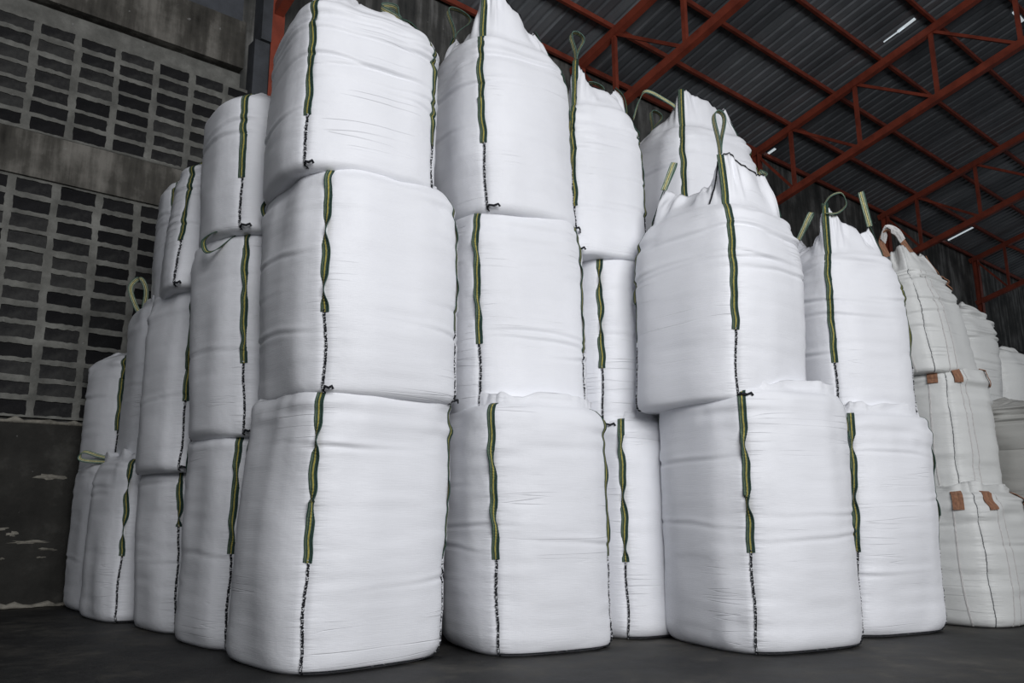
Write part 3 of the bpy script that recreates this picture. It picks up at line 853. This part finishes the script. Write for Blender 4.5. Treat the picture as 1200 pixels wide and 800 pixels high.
for si, (key, sp) in enumerate(SPEC.items()):
    st = sp.get('st', 'green')
    b = Bag(key, sp.get('cr'), seed=17 * si + 5, wr=sp.get('wr', 1.0), droop=sp.get('droop', 0.0))
    root = empty('bulk_bag', b.loc, b.yaw)
    root['label'] = sp['l']; root['category'] = 'bulk bag'
    root['group'] = GA if st == 'green' else GF if st == 'brown' else 'plain pale bulk bags on the far right'
    near = key in NEAR
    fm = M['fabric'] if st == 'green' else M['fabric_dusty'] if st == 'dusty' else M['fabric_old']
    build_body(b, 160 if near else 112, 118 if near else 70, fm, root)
    if st == 'green':
        for ci in range(4):
            strap_on_bag(b, ci, M['strap'], lo=sp['lo'] + (0.0 if ci == 0 else 0.02 * ci - 0.02), loop=sp.get('loops', {}).get(ci), parent=root, seed=si * 4 + ci)
            seam_on_bag(b, ci, M['seam'] if near or ci == 0 else M['seam_dark'], root, seed=si * 4 + ci, hi=sp['lo'] + 0.01)
        if b.loc.z > 0:
            for ci in (0, 1):
                th = CORN[ci]; p0 = b.wall(np.array([th]), np.array([0.02]))[0]
                ou = np.array([math.cos(th), math.sin(th), 0]); tg = np.array([-math.sin(th), math.cos(th), 0])
                k = rng.uniform(0.6, 1.3)
                pts = [p0 + ou * 0.010, p0 + ou * 0.030 + tg * 0.02 * k + [0, 0, 0.010], p0 + ou * 0.035 + tg * 0.05 * k, p0 + ou * 0.030 + tg * 0.075 * k + [0, 0, 0.012], p0 + ou * 0.03 + tg * 0.085 * k + [0, 0, -0.008]]
                ribbon('thread_end', pts, np.tile([0, 0, 1.0], (5, 1)), 0.016, 0.008, M['seam_dark'], root)
        if b.loc.z == 0: rim_seam(b, CORN[0], CORN[1], 0, root, M['seam_dark'], 0.005, 'base_seam')
        if key in ('D2', 'E2', 'K3', 'B3', 'C3'):
            rim_seam(b, CORN[0] + 0.12, CORN[1] + 0.1, 1.0, root, M['seam_dark'], 0.005, 'rim_seam')
    elif st == 'brown':
        for ci in range(4):
            s_ = seam_on_bag(b, ci, M['seam_grey'], root, seed=ci, fin=0.005, hw=0.004)
        # brown webbing tabs either side of the corners
        for ci in ((1,) if b.crown is not None else (0, 1, 3)):
            for sgn in (-1, 1):
                th = CORN[ci] + sgn * 0.36
                vv = np.linspace(0.86, 1.0, 10)
                pts = b.wall(np.full(10, th), vv) + np.array([math.cos(th), math.sin(th), 0]) * 0.012
                if b.crown is not None:
                    pts = np.concatenate([pts, b.top(np.full(5, th), np.linspace(0.1, 0.9, 5)) + np.array([math.cos(th), math.sin(th), 0]) * 0.02])
                ribbon('strap_tab', pts, np.tile([-math.sin(th), math.cos(th), 0], (len(pts), 1)), 0.085, 0.006, M['strap_brown'], root)
        # pale vertical panel seams
        for th in (CORN[0] - 0.45, CORN[0] + 0.45, CORN[0] + 0.62):
            n = 40; vv = np.linspace(0.01, 0.985, n)
            pts = b.wall(np.full(n, th), vv) + np.array([math.cos(th), math.sin(th), 0]) * 0.001
            ribbon('panel_seam', pts, np.tile([-math.sin(th), math.cos(th), 0], (n, 1)), 0.012, 0.005, M['sleeve'], root)

# floppy loops and odd ends
def bagof(key):
    i = list(SPEC).index(key); sp = SPEC[key]
    b = Bag(key, sp.get('cr'), seed=17 * i + 5, wr=sp.get('wr', 1.0), droop=sp.get('droop', 0.0))
    root = [o for o in bpy.data.objects if o.parent is None and o.get('label') == sp['l']][0]
    return b, root
b, r = bagof('G2')
flop_strap(b, 0, [(0.02, -0.02, 0.0), (-0.10, -0.03, 0.0), (-0.25, -0.04, -0.03), (-0.33, -0.04, -0.10), (-0.30, -0.05, -0.19), (-0.22, -0.05, -0.17), (-0.10, -0.03, -0.06), (0.0, -0.015, 0.0)], r, M['strap'], 0.045, (0.3, 0.8, 0.6))
b, r = bagof('A2')
flop_strap(b, 3, [(0.0, 0.0, 0.02), (-0.05, -0.05, 0.0), (-0.09, -0.06, -0.07), (-0.06, -0.05, -0.15), (0.02, -0.04, -0.16)], r, M['strap'], 0.04, (0.3, 0.8, 0.3))
b, r = bagof('J1')
flop_strap(b, 0, [(0.05, 0.03, 0.06), (-0.06, -0.03, 0.09), (-0.20, -0.05, 0.13), (-0.24, -0.05, 0.07), (-0.16, -0.05, 0.04), (0.04, 0.02, 0.03)], r, M['strap_loop'], 0.045, (0.3, 0.8, 0.8))
b, r = bagof('I2')
flop_strap(b, 3, [(0.0, 0.0, 0.0), (-0.05, -0.05, 0.10), (-0.10, -0.08, 0.28), (-0.02, -0.06, 0.38), (0.04, -0.03, 0.26), (0.02, 0.0, 0.05)], r, M['strap_loop'], 0.05, (0.8, 0.5, 0.2))
b, r = bagof('E2')
flop_strap(b, 0, [(0.0, 0.05, 0.30), (0.0, 0.02, 0.42), (0.06, 0.0, 0.52), (0.16, 0.0, 0.55), (0.20, 0.02, 0.46), (0.12, 0.02, 0.38), (0.02, 0.03, 0.38)], r, M['strap_loop'], 0.055, (0.3, 0.8, 0.5))
b, r = bagof('K3')
flop_strap(b, 0, [(0.02, 0.10, 0.20), (-0.10, 0.10, 0.30), (-0.30, 0.05, 0.38), (-0.38, 0.05, 0.28), (-0.44, 0.05, 0.10)], r, M['strap_loop'], 0.055, (0.35, 0.5, 0.8))
b, r = bagof('D2')
for (t0, t1, n_) in ((CORN[0] - 0.10, CORN[0] - 0.42, 20), (CORN[3] + 2 * math.pi * 0 - 0.0, CORN[3] + 0.12, 10)):
    tt_ = np.linspace(1.0, 0.02, n_); th_ = np.linspace(t0, t1, n_)
    P_ = b.top(th_, tt_) + np.stack([np.cos(th_), np.sin(th_), 0 * th_], -1) * 0.008
    ribbon('gather_seam', P_, np.stack([-np.sin(th_), np.cos(th_), 0 * th_], -1), 0.011, 0.005, M['seam_dark'], r)
b, r = bagof('F3')
pts = [(-0.12, 0.12, 0.16), (-0.16, 0.12, 0.30), (-0.10, 0.12, 0.42), (0.0, 0.14, 0.40), (0.10, 0.18, 0.27), (0.22, 0.22, 0.12)]
flop_strap(b, 0, pts, r, M['strap_brown'], 0.085, (0.65, 0.35, 0.6)).name = 'handle'
flop_strap(b, 0, [(-0.15, 0.115, 0.31), (-0.10, 0.115, 0.43), (0.0, 0.135, 0.41), (0.06, 0.16, 0.33)], r, M['sleeve'], 0.10, (0.65, 0.35, 0.6)).name = 'handle_sleeve'
